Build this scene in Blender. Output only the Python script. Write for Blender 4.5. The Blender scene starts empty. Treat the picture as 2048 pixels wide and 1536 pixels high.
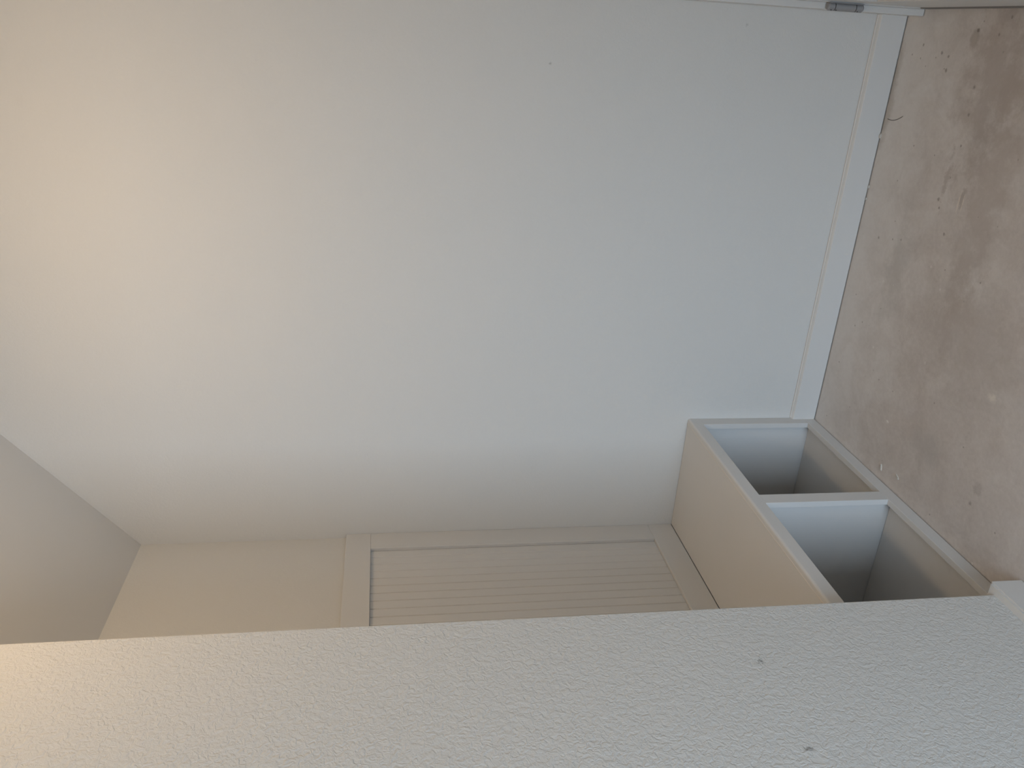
import bpy, bmesh, math, random
from mathutils import Matrix, Vector

random.seed(4)
SC = bpy.context.scene
COL = SC.collection

# ------------------------------------------------------------------ camera
# the photograph lies on its side: the camera is turned a quarter turn
cam_d = bpy.data.cameras.new('camera')
cam = bpy.data.objects.new('camera', cam_d)
COL.objects.link(cam)
SC.camera = cam
YAW, PITCH, ROLL = -1.1525, -0.1573, -0.0042
fw = Vector((-math.sin(YAW) * math.cos(PITCH), math.cos(YAW) * math.cos(PITCH), math.sin(PITCH)))
r0 = Vector((math.cos(YAW), math.sin(YAW), 0))
u0 = r0.cross(fw)
rr = r0 * math.cos(ROLL) + u0 * math.sin(ROLL)
uu = -r0 * math.sin(ROLL) + u0 * math.cos(ROLL)
m = Matrix.Identity(4)
for i in range(3):
    m[i][0] = -uu[i]
    m[i][1] = rr[i]
    m[i][2] = -fw[i]
m.translation = Vector((-2.4939, -1.2472, 1.5579))
cam.matrix_world = m
cam_d.sensor_fit = 'HORIZONTAL'
cam_d.sensor_width = 36.0
cam_d.lens = 36.0 * 1635.17 / 2048
cam_d.clip_start = 0.01

# ------------------------------------------------------------------ world, light, exposure
W = bpy.data.worlds.new('world')
SC.world = W
W.use_nodes = True
bg = W.node_tree.nodes['Background']
bg.inputs[0].default_value = (0.62, 0.76, 1.0, 1)
bg.inputs[1].default_value = 0.3

def area(name, loc, rot, sx, sy, power, col, shape='RECTANGLE'):
    d = bpy.data.lights.new(name, 'AREA')
    d.shape = shape
    d.size = sx
    if shape in ('RECTANGLE', 'ELLIPSE'):
        d.size_y = sy
    d.energy = power
    d.color = col
    o = bpy.data.objects.new(name, d)
    COL.objects.link(o)
    o.location = loc
    o.rotation_euler = rot
    return o

# daylight through the glazed patio opening at the far end of the room behind the camera
area('window_daylight', (-5.16, -1.60, 0.96), (0, -math.pi / 2, 0), 1.85, 2.1, 126, (0.62, 0.80, 1.0))

vs = SC.view_settings
vs.view_transform = 'Standard'
vs.look = 'None'
vs.gamma = 1.0
vs.use_curve_mapping = False
vs.exposure = 0.0
SC.display_settings.display_device = 'sRGB'

# ------------------------------------------------------------------ key dimensions (metres)
BW = 1.0731           # width of the alcove and the bench
BD = 0.4484           # depth to the face of the wall panel frame
BH = 0.48             # height of the bench
LY = -1.3603          # plane of the wall with the door
CASE = 0.018          # thickness of the door casing
LWY = -0.0491         # plane of the left wall
CEIL = 2.80
ZB = 2.3871           # height of the sloped ceiling at the back of the alcove
SLOPE = (2.77 - 2.3871) / 0.4484
BBH = 0.0857
BBT = 0.014

# ------------------------------------------------------------------ materials
def nodes(name):
    mt = bpy.data.materials.new(name)
    mt.use_nodes = True
    nt = mt.node_tree
    return mt, nt, nt.nodes['Principled BSDF']

def N(nt, kind, **kw):
    n = nt.nodes.new(kind)
    for k, v in kw.items():
        setattr(n, k, v)
    return n

def math_n(nt, op, a, b=None, c=None, clamp=False):
    n = N(nt, 'ShaderNodeMath', operation=op, use_clamp=clamp)
    for i, v in enumerate((a, b, c)):
        if v is None:
            continue
        if isinstance(v, (int, float)):
            n.inputs[i].default_value = v
        else:
            nt.links.new(v, n.inputs[i])
    return n.outputs[0]

def noise(nt, vec, scale, detail=3, rough=0.5, dist=0.0):
    n = N(nt, 'ShaderNodeTexNoise')
    n.inputs['Scale'].default_value = scale
    n.inputs['Detail'].default_value = detail
    n.inputs['Roughness'].default_value = rough
    n.inputs['Distortion'].default_value = dist
    nt.links.new(vec, n.inputs['Vector'])
    return n.outputs['Fac']

def ramp(nt, fac, stops):
    n = N(nt, 'ShaderNodeValToRGB')
    el = n.color_ramp.elements
    while len(el) < len(stops):
        el.new(0.5)
    for e_, (p, c) in zip(el, stops):
        e_.position = p
        e_.color = c if len(c) == 4 else (*c, 1)
    nt.links.new(fac, n.inputs[0])
    return n.outputs[0]

def mix(nt, fac, a, b, mode='MIX'):
    n = N(nt, 'ShaderNodeMix', data_type='RGBA', blend_type=mode)
    for sock, v in ((n.inputs[0], fac), (n.inputs[6], a), (n.inputs[7], b)):
        if isinstance(v, (int, float)):
            sock.default_value = v
        elif isinstance(v, tuple):
            sock.default_value = v if len(v) == 4 else (*v, 1)
        else:
            nt.links.new(v, sock)
    return n.outputs[2]

def position(nt):
    return N(nt, 'ShaderNodeNewGeometry').outputs['Position']

def blob(nt, pos, centre, radii, soft=0.35, wobble=None):
    """1 inside an ellipsoid patch around centre, fading to 0 at its rim"""
    s = N(nt, 'ShaderNodeVectorMath', operation='SUBTRACT')
    nt.links.new(pos, s.inputs[0])
    s.inputs[1].default_value = centre
    d = N(nt, 'ShaderNodeVectorMath', operation='DIVIDE')
    nt.links.new(s.outputs[0], d.inputs[0])
    d.inputs[1].default_value = radii
    l = N(nt, 'ShaderNodeVectorMath', operation='LENGTH')
    nt.links.new(d.outputs[0], l.inputs[0])
    v = l.outputs['Value']
    if wobble is not None:
        v = math_n(nt, 'ADD', v, wobble)
    mr = N(nt, 'ShaderNodeMapRange')
    mr.inputs['From Min'].default_value = 1.0
    mr.inputs['From Max'].default_value = 1.0 - soft
    nt.links.new(v, mr.inputs['Value'])
    return mr.outputs[0]

def wall_paint(name, col, texture, marks=()):
    mt, nt, b = nodes(name)
    pos = position(nt)
    c = mix(nt, noise(nt, pos, 2.5, 3), tuple(v * 0.985 for v in col), tuple(min(1, v * 1.01) for v in col))
    for centre, radii, colr, amount in marks:
        wob = math_n(nt, 'MULTIPLY', math_n(nt, 'SUBTRACT', noise(nt, pos, 160, 3, 0.7), 0.42), 3.2)
        k = math_n(nt, 'MULTIPLY', blob(nt, pos, centre, radii, 0.8, wob), amount)
        c = mix(nt, k, c, colr)
    nt.links.new(c, b.inputs['Base Color'])
    b.inputs['Roughness'].default_value = 0.62
    b.inputs['Specular IOR Level'].default_value = 0.3
    if not texture:
        return mt
    # sprayed drywall texture: small flattened splatters
    mp = N(nt, 'ShaderNodeMapping')
    mp.inputs['Scale'].default_value = (1, 1, 1)
    nt.links.new(pos, mp.inputs[0])
    a1 = noise(nt, mp.outputs[0], 95, 3, 0.55, 0.9)
    a2 = noise(nt, mp.outputs[0], 230, 2, 0.5, 0.3)
    h = math_n(nt, 'ADD', ramp(nt, a1, [(0.36, (0, 0, 0)), (0.62, (1, 1, 1))]), math_n(nt, 'MULTIPLY', a2, 0.4))
    bp = N(nt, 'ShaderNodeBump')
    bp.inputs['Strength'].default_value = 1.0
    bp.inputs['Distance'].default_value = texture
    nt.links.new(h, bp.inputs['Height'])
    nt.links.new(bp.outputs[0], b.inputs['Normal'])
    return mt

def trim_paint(name, col, rough=0.38):
    mt, nt, b = nodes(name)
    pos = position(nt)
    c = mix(nt, noise(nt, pos, 6, 4), tuple(v * 0.97 for v in col), col)
    nt.links.new(c, b.inputs['Base Color'])
    b.inputs['Roughness'].default_value = rough
    b.inputs['Specular IOR Level'].default_value = 0.4
    bp = N(nt, 'ShaderNodeBump')
    bp.inputs['Strength'].default_value = 0.4
    bp.inputs['Distance'].default_value = 0.0003
    nt.links.new(noise(nt, pos, 300, 3), bp.inputs['Height'])
    nt.links.new(bp.outputs[0], b.inputs['Normal'])
    return mt

GREY = (0.20, 0.19, 0.175)
WALL = (0.70, 0.685, 0.652)
M_WALL_END = wall_paint('paint_end_wall', WALL, 0.00025,
                        [((0, -1.1524, 1.0751), (0.02, 0.006, 0.007), GREY, 0.5),
                         ((0, -1.2889, 0.496), (0.02, 0.008, 0.006), GREY, 0.3)])
M_WALL_LEFT = wall_paint('paint_left_wall', WALL, 0.0009,
                         [((-1.2467, LWY, 0.7712), (0.014, 0.03, 0.012), GREY, 0.75),
                          ((-1.4754, LWY, 0.776), (0.009, 0.03, 0.020), GREY, 0.75)])
M_WALL = wall_paint('paint_wall', WALL, 0.00025)
M_WALL_FAR = wall_paint('paint_far_wall', WALL, 0)
M_CEIL = wall_paint('paint_ceiling', (0.69, 0.675, 0.65), 0)
M_TRIM = trim_paint('paint_trim', (0.715, 0.70, 0.672))
M_BENCH = trim_paint('paint_bench', (0.70, 0.685, 0.66), 0.42)
M_DOOR = trim_paint('paint_door', (0.68, 0.665, 0.635), 0.45)

def concrete():
    mt, nt, b = nodes('bare_concrete')
    pos = position(nt)
    big = noise(nt, pos, 2.3, 5, 0.6, 0.4)
    mid = noise(nt, pos, 9, 6, 0.65, 0.6)
    fine = noise(nt, pos, 70, 5, 0.7)
    c = ramp(nt, big, [(0.30, (0.335, 0.290, 0.255)), (0.5, (0.395, 0.355, 0.318)), (0.7, (0.445, 0.415, 0.385))])
    c = mix(nt, 0.55, c, ramp(nt, mid, [(0.28, (0.30, 0.262, 0.232)), (0.5, (0.395, 0.352, 0.318)), (0.72, (0.47, 0.435, 0.40))]))
    c = mix(nt, 0.30, c, ramp(nt, fine, [(0.3, (0.30, 0.27, 0.245)), (0.7, (0.46, 0.425, 0.39))]))
    # sprayed paint dusting plus reflected daylight put into the colour along the end wall
    sx = N(nt, 'ShaderNodeSeparateXYZ')
    nt.links.new(pos, sx.inputs[0])
    dust_sheen = N(nt, 'ShaderNodeMapRange')
    dust_sheen.inputs['From Min'].default_value = -0.42
    dust_sheen.inputs['From Max'].default_value = -0.02
    nt.links.new(math_n(nt, 'ADD', sx.outputs[0], math_n(nt, 'MULTIPLY', math_n(nt, 'SUBTRACT', mid, 0.5), 0.35)), dust_sheen.inputs['Value'])
    c = mix(nt, math_n(nt, 'MULTIPLY', dust_sheen.outputs[0], 0.55), c, (0.52, 0.505, 0.485))
    # fine dark specks
    vo = N(nt, 'ShaderNodeTexVoronoi')
    vo.inputs['Scale'].default_value = 26
    nt.links.new(pos, vo.inputs['Vector'])
    sel = N(nt, 'ShaderNodeSeparateColor')
    nt.links.new(vo.outputs['Color'], sel.inputs[0])
    sp = math_n(nt, 'MULTIPLY', math_n(nt, 'LESS_THAN', vo.outputs['Distance'], 0.075), math_n(nt, 'GREATER_THAN', sel.outputs[0], 0.78))
    c = mix(nt, math_n(nt, 'MULTIPLY', sp, 0.5), c, (0.13, 0.105, 0.085))
    # pale specks of dried plaster
    vo2 = N(nt, 'ShaderNodeTexVoronoi')
    vo2.inputs['Scale'].default_value = 19
    nt.links.new(pos, vo2.inputs['Vector'])
    sel2 = N(nt, 'ShaderNodeSeparateColor')
    nt.links.new(vo2.outputs['Color'], sel2.inputs[0])
    sp2 = math_n(nt, 'MULTIPLY', math_n(nt, 'LESS_THAN', vo2.outputs['Distance'], 0.09), math_n(nt, 'GREATER_THAN', sel2.outputs[1], 0.86))
    c = mix(nt, math_n(nt, 'MULTIPLY', sp2, 0.35), c, (0.56, 0.53, 0.49))
    wob = math_n(nt, 'MULTIPLY', math_n(nt, 'SUBTRACT', noise(nt, pos, 60, 3, 0.7), 0.45), 1.6)
    wob2 = math_n(nt, 'MULTIPLY', math_n(nt, 'SUBTRACT', noise(nt, pos, 14, 4, 0.7), 0.45), 2.2)
    wob3 = math_n(nt, 'MULTIPLY', math_n(nt, 'SUBTRACT', noise(nt, pos, 38, 5, 0.75), 0.42), 4.0)
    wob4 = math_n(nt, 'MULTIPLY', math_n(nt, 'SUBTRACT', noise(nt, pos, 60, 3, 0.7), 0.5), 0.9)
    dark = (0.14, 0.115, 0.095)
    # big soft stains: (centre, radii, colour, amount, wobble)
    for ctr, rad, col, amt, wb in [
        ((-0.46, -1.20, 0), (0.16, 0.30, 1), (0.245, 0.205, 0.175), 0.55, wob2),
        ((-0.62, -0.55, 0), (0.30, 0.20, 1), (0.29, 0.255, 0.225), 0.45, wob2),
        ((-0.55, -0.95, 0), (0.12, 0.55, 1), (0.275, 0.232, 0.198), 0.5, wob2),
        ((-0.26, -0.62, 0), (0.07, 0.22, 1), (0.30, 0.28, 0.255), 0.45, wob2),
        ((-0.60, -0.20, 0), (0.12, 0.07, 1), (0.30, 0.28, 0.255), 0.4, wob2),
        ((-0.78, -0.44, 0), (0.022, 0.016, 1), (0.55, 0.50, 0.42), 0.5, wob),
        ((-0.407, -0.186, 0), (0.009, 0.007, 1), (0.60, 0.58, 0.55), 0.6, wob),
        ((-0.3399, -1.2890, 0), (0.021, 0.030, 1), (0.215, 0.18, 0.15), 0.7, wob4),
        ((-0.3390, -1.2870, 0), (0.015, 0.023, 1), (0.32, 0.28, 0.24), 0.75, wob4),
        ((-0.347, -1.3085, 0), (0.010, 0.008, 1), dark, 0.9, wob),
        ((-0.3774, -0.9400, 0), (0.018, 0.11, 1), (0.25, 0.21, 0.18), 0.5, wob3),
        ((-0.4620, -0.8900, 0), (0.016, 0.060, 1), (0.23, 0.19, 0.16), 0.55, wob3),
        ((-0.4520, -0.8750, 0), (0.004, 0.042, 1), (0.50, 0.44, 0.37), 0.6, wob),
        ((-0.4690, -0.8750, 0), (0.003, 0.038, 1), (0.50, 0.44, 0.37), 0.6, wob),
        ((-0.8299, -0.1942, 0), (0.020, 0.024, 1), (0.235, 0.205, 0.18), 0.6, wob),
        ((-0.8310, -0.1960, 0), (0.012, 0.015, 1), (0.36, 0.33, 0.30), 0.6, wob),
        ((-0.8202, -0.1463, 0), (0.008, 0.008, 1), (0.20, 0.17, 0.15), 0.7, wob),
        ((-0.02, -1.12, 0), (0.030, 0.22, 1), (0.28, 0.25, 0.215), 0.55, wob2),
    ]:
        c = mix(nt, math_n(nt, 'MULTIPLY', blob(nt, pos, ctr, rad, 0.6, wb), amt), c, col)
    for ctr, rad in [((-0.1225, -1.266), 0.0050), ((-0.2172, -1.2479), 0.0075), ((-0.2545, -1.2039), 0.0072), ((-0.244, -1.208), 0.004),
                     ((-0.3673, -0.8681), 0.0078), ((-0.379, -0.8465), 0.0048), ((-0.3968, -1.10), 0.0070), ((-0.25, -1.24), 0.0055),
                     ((-0.195, -1.235), 0.0035), ((-0.429, -0.7842), 0.0070), ((-0.1311, -0.7005), 0.0062), ((-0.2464, -0.7214), 0.0048),
                     ((-0.205, -0.713), 0.0040), ((-0.4734, -0.6929), 0.0034), ((-0.62, -0.70), 0.0035), ((-0.30, -0.98), 0.0035),
                     ((-0.40, -1.02), 0.0055), ((-0.36, -1.33), 0.0040), ((-0.46, -1.34), 0.0060), ((-0.43, -1.30), 0.0060), ((-0.39, -1.17), 0.0080)]:
        c = mix(nt, math_n(nt, 'MULTIPLY', blob(nt, pos, (*ctr, 0), (rad, rad, 1), 0.6, wob), 0.68), c, dark)
    c = mix(nt, 1.0, c, (1.52, 1.54, 1.58), 'MULTIPLY')
    nt.links.new(c, b.inputs['Base Color'])
    b.inputs['Roughness'].default_value = 0.62
    b.inputs['Specular IOR Level'].default_value = 0.35
    bp = N(nt, 'ShaderNodeBump')
    bp.inputs['Strength'].default_value = 0.6
    bp.inputs['Distance'].default_value = 0.0012
    nt.links.new(math_n(nt, 'ADD', math_n(nt, 'MULTIPLY', fine, 0.4), mid), bp.inputs['Height'])
    nt.links.new(bp.outputs[0], b.inputs['Normal'])
    return mt

M_FLOOR = concrete()

def plain(name, col, rough, metal=0.0):
    mt, nt, b = nodes(name)
    pos = position(nt)
    c = mix(nt, noise(nt, pos, 120, 3), tuple(v * 0.9 for v in col), col)
    nt.links.new(c, b.inputs['Base Color'])
    b.inputs['Roughness'].default_value = rough
    b.inputs['Metallic'].default_value = metal
    return mt

M_METAL = plain('satin_nickel', (0.36, 0.36, 0.365), 0.5, 0.3)
M_SCREW = plain('dark_steel', (0.07, 0.07, 0.075), 0.5, 0.8)
M_RUBBER = plain('grey_rubber', (0.22, 0.205, 0.19), 0.7)
M_HAIR = plain('dark_fibre', (0.06, 0.05, 0.045), 0.6)
M_CHIP = plain('dried_plaster', (0.60, 0.56, 0.50), 0.8)
M_CAULK = trim_paint('painter_caulk', (0.74, 0.69, 0.63), 0.5)

def emitter(name, col, strength):
    mt, nt, b = nodes(name)
    b.inputs['Base Color'].default_value = (0.8, 0.8, 0.8, 1)
    b.inputs['Emission Color'].default_value = (*col, 1)
    b.inputs['Emission Strength'].default_value = strength
    return mt

# ------------------------------------------------------------------ mesh helpers
def link(name, bm, mat, parent=None, kind=None, smooth=False):
    me = bpy.data.meshes.new(name)
    bmesh.ops.recalc_face_normals(bm, faces=bm.faces[:])
    bm.to_mesh(me)
    bm.free()
    me.materials.append(mat)
    if smooth:
        for p in me.polygons:
            p.use_smooth = True
    o = bpy.data.objects.new(name, me)
    COL.objects.link(o)
    if parent is not None:
        o.parent = parent
    if kind:
        o['kind'] = kind
    return o

def add_box(bm, x0, x1, y0, y1, z0, z1, bevel=0.0, seg=2):
    x0, x1 = min(x0, x1), max(x0, x1)
    y0, y1 = min(y0, y1), max(y0, y1)
    z0, z1 = min(z0, z1), max(z0, z1)
    g = bmesh.ops.create_cube(bm, size=1.0)['verts']
    for v in g:
        v.co = Vector(((x0 + x1) / 2 + v.co.x * (x1 - x0), (y0 + y1) / 2 + v.co.y * (y1 - y0), (z0 + z1) / 2 + v.co.z * (z1 - z0)))
    if bevel:
        es = list({e for v in g for e in v.link_edges})
        bmesh.ops.bevel(bm, geom=es, offset=bevel, segments=seg, profile=0.5, affect='EDGES')

def box(name, x0, x1, y0, y1, z0, z1, mat, parent=None, bevel=0.0, kind=None, seg=2):
    bm = bmesh.new()
    add_box(bm, x0, x1, y0, y1, z0, z1, bevel, seg)
    return link(name, bm, mat, parent, kind)

def prism(name, pts, vec, mat, parent=None, kind=None, bevel=0.0):
    """closed polygon pts (3D) pushed along vec"""
    bm = bmesh.new()
    a = [bm.verts.new(p) for p in pts]
    b = [bm.verts.new(Vector(p) + Vector(vec)) for p in pts]
    bm.faces.new(a)
    bm.faces.new(list(reversed(b)))
    n = len(a)
    for i in range(n):
        bm.faces.new((a[i], b[i], b[(i + 1) % n], a[(i + 1) % n]))
    if bevel:
        bmesh.ops.bevel(bm, geom=bm.edges[:], offset=bevel, segments=2, profile=0.5, affect='EDGES')
    return link(name, bm, mat, parent, kind)

def lathe(name, prof, centre, mat, parent=None, n=32, cap=True):
    """prof: list of (radius, z) around the vertical axis at centre"""
    bm = bmesh.new()
    rings = []
    for r_, z_ in prof:
        rings.append([bm.verts.new((centre[0] + r_ * math.cos(2 * math.pi * k / n), centre[1] + r_ * math.sin(2 * math.pi * k / n), centre[2] + z_)) for k in range(n)])
    for a, b in zip(rings, rings[1:]):
        for k in range(n):
            bm.faces.new((a[k], a[(k + 1) % n], b[(k + 1) % n], b[k]))
    if cap:
        bm.faces.new(list(reversed(rings[0])))
        bm.faces.new(rings[-1])
    return link(name, bm, mat, parent, smooth=False)

def thing(name, loc, label, cat, group=None):
    o = bpy.data.objects.new(name, None)
    COL.objects.link(o)
    o.location = loc
    o['label'] = label
    o['category'] = cat
    if group:
        o['group'] = group
    return o

def adopt(o, root):
    """parent a mesh built in world coordinates to a root that stands elsewhere"""
    o.parent = root
    o.matrix_parent_inverse = Matrix.Translation(-root.location) if root.parent is None else Matrix.Identity(4)
    return o

# ------------------------------------------------------------------ the room
T = 0.12
XW = -5.2             # far wall of the room behind the camera
box('floor', XW - T, T, -4.4, 2.6, -0.10, 0.0, M_FLOOR, kind='structure')
box('wall_right', 0.0, T, LY - T, BD + 0.011 + T, 0.0, CEIL + 0.1, M_WALL_END, kind='structure')
box('wall_back', -BW - 0.05, 0.0, BD + 0.011, BD + 0.011 + T, 0.0, 2.42, M_WALL, kind='structure')
# left wall: the block that ends at the alcove, with a soft rounded corner bead
bm = bmesh.new()
add_box(bm, -2.75, -BW, LWY, BD + 0.011, 0.0, CEIL)
ce = [e for e in bm.edges if all(abs(v.co.x + BW) < 1e-5 and abs(v.co.y - LWY) < 1e-5 for v in e.verts)]
bmesh.ops.bevel(bm, geom=ce, offset=0.004, segments=4, profile=0.5, affect='EDGES')
link('wall_left', bm, M_WALL_LEFT, kind='structure')
# front wall: around the door opening, unseen length past the camera added to block daylight
DX0, DX1, DZ = -0.092, -1.045, 2.06      # rough opening
bm = bmesh.new()
add_box(bm, DX0, 0.0, LY - T, LY, 0, CEIL)
add_box(bm, -2.90, DX1, LY - T, LY, 0, CEIL)
add_box(bm, DX1, DX0, LY - T, LY, DZ, CEIL)
link('wall_front', bm, M_WALL_FAR, kind='structure')
box('added_header', -2.87, -2.75, LY, LWY, 2.06, CEIL, M_WALL_FAR, kind='structure')  # unseen header, added to hold daylight off the upper end wall
# the larger room behind
box('wall_north', -2.75, -2.75 - T, BD + 0.011, 2.5, 0, CEIL, M_WALL_FAR, kind='structure')
box('wall_east', -2.90, -2.90 + T, -4.3, LY - T, 0, CEIL, M_WALL_FAR, kind='structure')
box('wall_south', XW, -2.90 + T, -4.3 - T, -4.3, 0, CEIL, M_WALL_FAR, kind='structure')
box('wall_far_north', XW, -2.75, 2.5, 2.5 + T, 0, CEIL, M_WALL_FAR, kind='structure')
bm = bmesh.new()
add_box(bm, XW - T, XW, -4.3 - T, -2.70, 0, CEIL)
add_box(bm, XW - T, XW, -0.50, 2.5 + T, 0, CEIL)
add_box(bm, XW - T, XW, -2.70, -0.50, 2.05, CEIL)
link('wall_west', bm, M_WALL_FAR, kind='structure')
# flat ceiling and the sloped soffit over the alcove
YS = BD - (CEIL - ZB) / SLOPE
bm = bmesh.new()
add_box(bm, XW - T, T, -4.3 - T, LWY + 0.0, CEIL, CEIL + 0.1)
add_box(bm, -BW - 0.0, 0.0, LWY, YS, CEIL, CEIL + 0.1)
add_box(bm, XW - T, -2.75, LWY, 2.5 + T, CEIL, CEIL + 0.1)
link('ceiling', bm, M_CEIL, kind='structure')
y1 = BD + 0.011
prism('ceiling_slope', [(0, YS, CEIL), (0, y1 + 0.05, CEIL - (y1 + 0.05 - YS) * SLOPE), (0, y1 + 0.05, CEIL + 0.1), (0, YS, CEIL + 0.1)],
      (-BW, 0, 0), M_CEIL, kind='structure')

# baseboards: flat stock with an eased, slightly sloped top, held just off the slab
def baseboard(name, a, b, out, thick, label=None):
    """runs a->b on the floor along a wall; out = unit vector away from the wall"""
    a, b, out = Vector(a), Vector(b), Vector(out)
    z0 = 0.0035
    prof = [(0, z0), (thick, z0), (thick, BBH - 0.002), (thick - 0.002, BBH), (0.003, BBH + 0.004), (0, BBH + 0.004)]
    pts = [tuple(a + out * o_ + Vector((0, 0, z_))) for o_, z_ in prof]
    o = prism(name, pts, b - a, M_TRIM, kind='structure')
    return o

baseboard('baseboard_right', (0, LY + CASE, 0), (0, 0, 0), (-1, 0, 0), BBT)
box('caulk_bead', -0.0045, 0.0, LY + CASE, -0.002, BBH + 0.0025, BBH + 0.0075, M_CAULK, bpy.data.objects['baseboard_right'], 0.002)
# left wall base with its mitred return into the alcove
bm = bmesh.new()
xo, yo = -BW + 0.0209, LWY - 0.0221
for z0, z1, inset in ((0.0035, BBH - 0.002, 0.0), (BBH - 0.002, BBH + 0.003, 0.004)):
    add_box(bm, -2.75, xo - inset, yo + inset, LWY + 0.001, z0, z1)
    add_box(bm, -BW - 0.002, xo - inset, LWY + 0.001, -0.001, z0, z1)
link('baseboard_left', bm, M_TRIM, kind='structure')
baseboard('baseboard_front', (-2.90, LY, 0), (DX1 - 0.089, LY, 0), (0, 1, 0), BBT)

# ------------------------------------------------------------------ door
door = bpy.data.objects.new('door_1', None)
COL.objects.link(door)
door.location = (-0.52, LY, 0)
door['kind'] = 'structure'
door['label'] = 'white panelled door with a grey hinge, closed at the end of the hall'
def dpart(o):
    return adopt(o, door)
XJ0, XJ1 = -0.108, -1.028                # inner faces of the jambs
dpart(box('casing', -0.091, -0.0008, LY, LY + CASE, 0.002, 2.15, M_TRIM, bevel=0.0015))
dpart(box('casing', DX1 + 0.006, DX1 - 0.083, LY, LY + CASE, 0.002, 2.15, M_TRIM, bevel=0.0015))
dpart(box('casing', DX1 - 0.083, -0.0008, LY, LY + CASE, 2.15, 2.24, M_TRIM, bevel=0.0015))
dpart(box('jamb', XJ0, DX0, LY - T, LY - 0.0005, 0.0, DZ, M_TRIM, bevel=0.001))
dpart(box('jamb', XJ1, DX1, LY - T, LY - 0.0005, 0.0, DZ, M_TRIM, bevel=0.001))
dpart(box('jamb', XJ1, XJ0, LY - T, LY - 0.0005, DZ - 0.017, DZ, M_TRIM, bevel=0.001))
dx0, dx1 = XJ0 - 0.003, XJ1 + 0.003
dyf = LY - 0.003                         # face of the slab
slab = dpart(box('slab', dx1, dx0, dyf - 0.040, dyf - 0.007, 0.012, DZ - 0.020, M_DOOR))
wd = abs(dx1 - dx0)
st = 0.115
cols = [(dx1, dx1 + st), (dx1 + wd / 2 - st / 2, dx1 + wd / 2 + st / 2), (dx0 - st, dx0)]
for a, b in cols:
    dpart(box('stile', a, b, dyf - 0.008, dyf, 0.012, DZ - 0.020, M_DOOR, bevel=0.002))
for z0, z1 in ((0.012, 0.235), (0.80, 1.00), (1.60, 1.72), (DZ - 0.135, DZ - 0.020)):
    for (a0, a1), (b0, b1) in zip(cols, cols[1:]):
        dpart(box('rail', a1, b0, dyf - 0.008, dyf, z0, z1, M_DOOR, bevel=0.002))
for z0, z1 in ((0.235, 0.80), (1.00, 1.60), (1.72, DZ - 0.135)):
    for (a0, a1), (b0, b1) in zip(cols, cols[1:]):
        dpart(box('panel', a1 + 0.03, b0 - 0.03, dyf - 0.008, dyf - 0.002, z0 + 0.03, z1 - 0.03, M_DOOR, bevel=0.003))
dpart(box('sweep', dx1, dx0, dyf - 0.012, dyf + 0.003, 0.0042, 0.030, M_RUBBER, bevel=0.001))
dpart(box('threshold', XJ1, XJ0, LY - T, LY - 0.004, 0.0, 0.0040, M_METAL, bevel=0.001))
for hz in (0.203, 0.95, 1.72):
    hx, hy, hr, hl = -0.1035, LY + 0.0105, 0.0112, 0.108
    hg = lathe('hinge', [(hr * 0.72, 0), (hr, 0.004), (hr, 0.0225), (hr * 0.86, 0.0232), (hr * 0.86, 0.0245), (hr, 0.0252), (hr, 0.0860), (hr * 0.86, 0.0867),
                         (hr * 0.86, 0.088), (hr, 0.0887), (hr, hl - 0.004), (hr * 0.72, hl)], (hx, hy, hz), M_METAL)
    dpart(hg)
    hg['label'] = 'grey satin spring hinge barrel'
    lf = box('hinge_leaf', hx - 0.012, hx + 0.0125, hy - 0.011, hy - 0.0085, hz + 0.002, hz + hl - 0.002, M_METAL, bevel=0.001)
    lf.parent = hg
    for dz in (0.0228, 0.0864):
        jr = lathe('barrel_joint', [(hr * 0.6, 0), (hr * 0.955, 0), (hr * 0.955, 0.0018), (hr * 0.6, 0.0018)], (hx, hy, hz + dz), M_SCREW)
        jr.parent = hg
    for dz in (0.018, 0.083, 0.098):
        ang = 2.2
        px, py = hx + math.cos(ang) * hr, hy + math.sin(ang) * hr
        bm = bmesh.new()
        bmesh.ops.create_uvsphere(bm, u_segments=10, v_segments=6, radius=0.0018)
        for v in bm.verts:
            v.co += Vector((px, py, hz + dz))
        s_ = link('set_screw', bm, M_SCREW)
        s_.parent = hg
# knob on the far side of the slab
kx = dx1 + 0.065
kn = dpart(lathe('knob', [(0.033, 0), (0.033, 0.004), (0.012, 0.008), (0.011, 0.030), (0.024, 0.038), (0.028, 0.050), (0.022, 0.062), (0.008, 0.066)], (0, 0, 0), M_METAL))
me = kn.data
for v in me.vertices:
    x, y, z = v.co
    v.co = Vector((kx + x, dyf + z * 0.68, 0.93 + y))

# ------------------------------------------------------------------ storage bench in the alcove
bench = thing('storage_bench', (-BW / 2, BD / 2, 0), 'built-in white painted storage bench with two open cubbies in the alcove', 'bench')
def bpart(o):
    return adopt(o, bench)
FT = 0.019
RT, RB = BH - 0.0406, 0.0423
bpart(box('seat_top', -BW + 0.0012, -0.0014, FT, BD - 0.0054, BH - 0.019, BH - 0.0006, M_BENCH, bevel=0.001))
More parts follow.
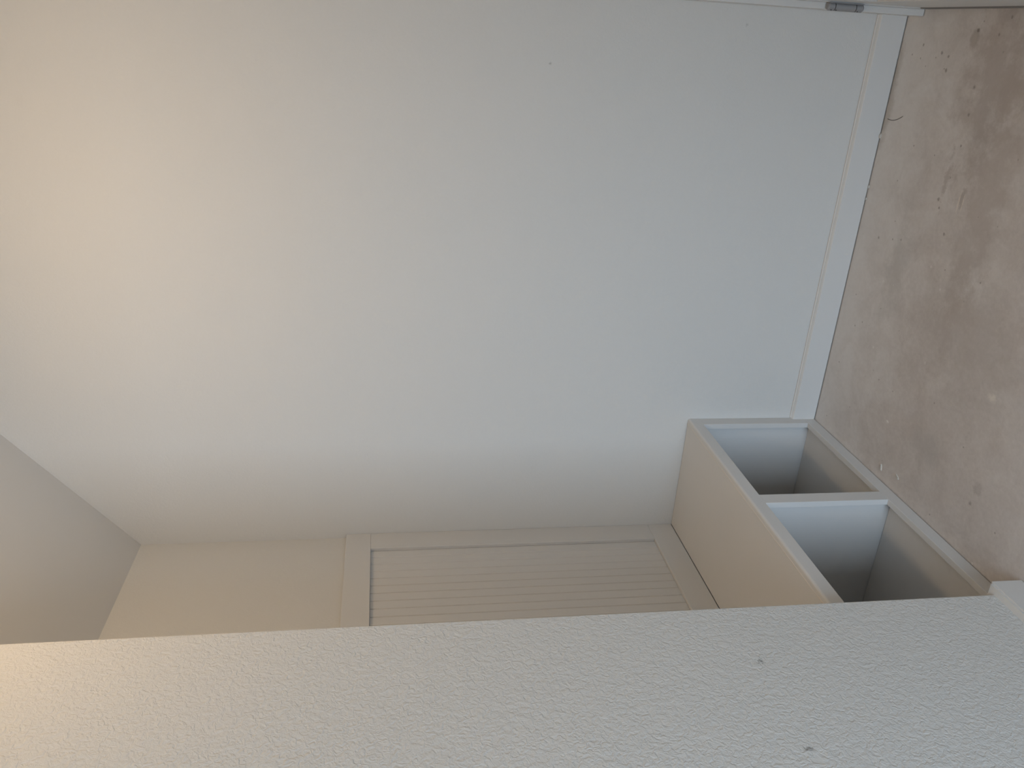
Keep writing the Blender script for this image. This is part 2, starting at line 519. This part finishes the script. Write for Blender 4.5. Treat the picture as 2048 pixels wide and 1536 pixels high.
# top rail with its upper front edge rounded over
R_ = 0.007
prof = [(FT, RT), (0.0, RT), (0.0, BH - R_)] + [(R_ - R_ * math.cos(t), BH - R_ + R_ * math.sin(t)) for t in [math.pi / 2 * k / 5 for k in range(1, 6)]] + [(FT, BH)]
bpart(prism('top_rail', [(-0.0005, y_, z_) for y_, z_ in prof], (-BW + 0.001, 0, 0), M_BENCH))
bm = bmesh.new()
prev = None
rc = random.Random(9)
for k in range(61):
    x_ = -0.001 - (BW - 0.002) * k / 60
    w_ = 0.0022 + 0.0012 * rc.random()
    ring = [bm.verts.new((x_, FT - w_, BH - 0.0004)), bm.verts.new((x_, FT - w_ * 0.3, BH + 0.0009)), bm.verts.new((x_, FT + w_, BH - 0.0008))]
    if prev:
        for i in range(3):
            bm.faces.new((prev[i], prev[(i + 1) % 3], ring[(i + 1) % 3], ring[i]))
    else:
        bm.faces.new(ring)
    prev = ring
bm.faces.new(list(reversed(prev)))
bpart(link('caulk_bead', bm, M_CAULK))
bpart(box('bottom_rail', -BW + 0.0005, -0.0005, 0, FT, 0.0025, RB, M_BENCH, bevel=0.0012))
for a, b in ((-0.0461, -0.0005), (-0.5626, -0.5154), (-BW + 0.0005, -BW + 0.0461)):
    bpart(box('stile', a, b, 0.0002, FT, RB, RT, M_BENCH, bevel=0.001))
bpart(box('side_panel', -0.0190, -0.0008, FT + 0.0008, BD - 0.007, 0.0015, BH - 0.019, M_BENCH))
bpart(box('side_panel', -BW + 0.0008, -BW + 0.0190, FT + 0.0008, BD - 0.007, 0.0015, BH - 0.019, M_BENCH))
bpart(box('divider_panel', -0.5480, -0.5300, FT + 0.0008, BD - 0.007, 0.0015, BH - 0.019, M_BENCH))
bpart(box('bottom_panel', -0.5285, -0.0205, FT + 0.001, BD - 0.008, 0.0015, 0.0205, M_BENCH))
bpart(box('bottom_panel', -BW + 0.0205, -0.5495, FT + 0.001, BD - 0.008, 0.0015, 0.0205, M_BENCH))
bpart(box('back_panel', -BW + 0.0008, -0.0008, BD - 0.007, BD - 0.0004, 0.0015, BH - 0.019, M_BENCH))

# ------------------------------------------------------------------ beadboard wall panel above the bench
pan = thing('beadboard_panel', (-BW / 2, BD, BH), 'white beadboard wall panel in a flat frame above the bench', 'wall panel')
def ppart(o):
    o.parent = pan
    o.matrix_parent_inverse = Matrix.Translation(-pan.location)
    return o
PT, PIT, PB, PS = 1.687, 1.6002, 0.573, 0.0916
YB = BD + 0.0107
ppart(box('backing', -BW + 0.0008, -0.0008, YB - 0.0012, YB, BH + 0.001, PT - 0.002, M_BENCH))
FRY = BD - 0.005
ppart(box('rail', -BW + 0.0006, -0.0006, FRY, YB - 0.0014, PIT, PT, M_BENCH, bevel=0.0014))
ppart(box('rail', -BW + 0.0006, -0.0006, FRY, YB - 0.0014, BH + 0.0004, PB, M_BENCH, bevel=0.0014))
ppart(box('stile', -PS, -0.0006, FRY + 0.0002, YB - 0.0014, PB + 0.0003, PIT - 0.0003, M_BENCH, bevel=0.0010))
ppart(box('stile', -BW + 0.0006, -BW + PS, FRY + 0.0002, YB - 0.0014, PB + 0.0003, PIT - 0.0003, M_BENCH, bevel=0.0010))
NB = 23
bw = (BW - 2 * PS - 0.001) / NB
hw = bw / 2 - 0.0003
zb0, zb1 = PB + 0.0006, PIT - 0.0006
bm = bmesh.new()
prof = [(-hw, 0.0), (-hw, -0.0008), (-hw + 0.0022, -0.0032), (hw - 0.0022, -0.0032), (hw, -0.0008), (hw, 0.0)]
lo = [bm.verts.new((x, y, 0)) for x, y in prof]
hi = [bm.verts.new((x, y, zb1 - zb0)) for x, y in prof]
bm.faces.new(lo)
bm.faces.new(list(reversed(hi)))
for i in range(len(prof)):
    j = (i + 1) % len(prof)
    bm.faces.new((lo[i], lo[j], hi[j], hi[i]))
board = link('board', bm, M_BENCH)
for k in range(NB):
    o = board if k == 0 else board.copy()
    if k:
        COL.objects.link(o)
    o.location = (-PS - 0.0005 - bw * (k + 0.5), YB - 0.0013, zb0)
    ppart(o)

# ------------------------------------------------------------------ warm flush ceiling light over the hall
LX, LYY = -0.96, -0.68
lamp = thing('ceiling_light', (LX, LYY, CEIL), 'round flush ceiling light with a warm glow above the hall', 'ceiling light')
adopt(lathe('base_ring', [(0.098, -0.0005), (0.112, -0.0005), (0.112, -0.012), (0.106, -0.016), (0.098, -0.016)], (LX, LYY, CEIL), M_TRIM, n=40, cap=False), lamp)
dome = lathe('diffuser', [(0.030, -0.082), (0.062, -0.080), (0.084, -0.072), (0.094, -0.060), (0.097, -0.044), (0.097, -0.002)], (LX, LYY, CEIL),
             emitter('warm_diffuser', (1.0, 0.695, 0.385), 55.0), n=40)
adopt(dome, lamp)

# ------------------------------------------------------------------ small things on the slab
def strand(name, pts, r, mat):
    bm = bmesh.new()
    P = [Vector(p) for p in pts]
    rings = []
    for i, p in enumerate(P):
        t = (P[min(i + 1, len(P) - 1)] - P[max(i - 1, 0)]).normalized()
        s = t.cross(Vector((0, 0, 1))).normalized()
        u = s.cross(t)
        rad = r * (0.5 if i in (0, len(P) - 1) else 1)
        rings.append([bm.verts.new(p + s * rad * math.cos(a) + u * rad * math.sin(a)) for a in [2 * math.pi * k / 6 for k in range(6)]])
    for a, b in zip(rings, rings[1:]):
        for k in range(6):
            bm.faces.new((a[k], a[(k + 1) % 6], b[(k + 1) % 6], b[k]))
    bm.faces.new(list(reversed(rings[0])))
    bm.faces.new(rings[-1])
    return link(name, bm, mat)

pts = []
for i in range(13):
    t = i / 12
    pts.append((-0.030 - 0.078 * t, -1.0505 - 0.016 * t * t + 0.004 * math.sin(t * 3.1), 0.0009))
h = strand('loose_fibre', pts, 0.0008, M_HAIR)
h['label'] = 'thin dark curled fibre lying on the concrete beside the baseboard'
h['category'] = 'fibre'

def flake(loc, rz, lx, ly, lz, label, group=None):
    bm = bmesh.new()
    n = 7
    rnd = random.Random(label)
    lo, hi = [], []
    for k in range(n):
        a = 2 * math.pi * k / n
        q = 0.75 + 0.4 * rnd.random()
        lo.append(bm.verts.new((math.cos(a) * lx * q, math.sin(a) * ly * q, 0)))
        hi.append(bm.verts.new((math.cos(a) * lx * q * 0.8, math.sin(a) * ly * q * 0.8, lz * (0.6 + 0.7 * rnd.random()))))
    bm.faces.new(list(reversed(lo)))
    bm.faces.new(hi)
    for k in range(n):
        bm.faces.new((lo[k], lo[(k + 1) % n], hi[(k + 1) % n], hi[k]))
    o = link('plaster_flake', bm, M_CHIP)
    o.location = loc
    o.rotation_euler = (0, 0, rz)
    o['label'] = label
    o['category'] = 'flake'
    o['group'] = 'plaster flakes on the floor'
    return o

flake((-0.437, -0.040, 0), 1.9, 0.012, 0.0028, 0.004, 'thin pale plaster flake on the floor nearest the bench')
flake((-0.520, -0.052, 0), 2.7, 0.012, 0.0045, 0.003, 'wider pale plaster flake on the floor near the bench divider')
flake((-0.0165, -0.998, 0), 1.57, 0.010, 0.0035, 0.007, 'white plaster flake wedged under the baseboard near the door')
flake((-0.0165, -0.838, 0), 1.57, 0.006, 0.003, 0.005, 'white plaster crumb under the middle of the baseboard')
flake((-0.0165, -0.800, 0), 1.4, 0.005, 0.003, 0.004, 'smaller plaster crumb under the middle of the baseboard')
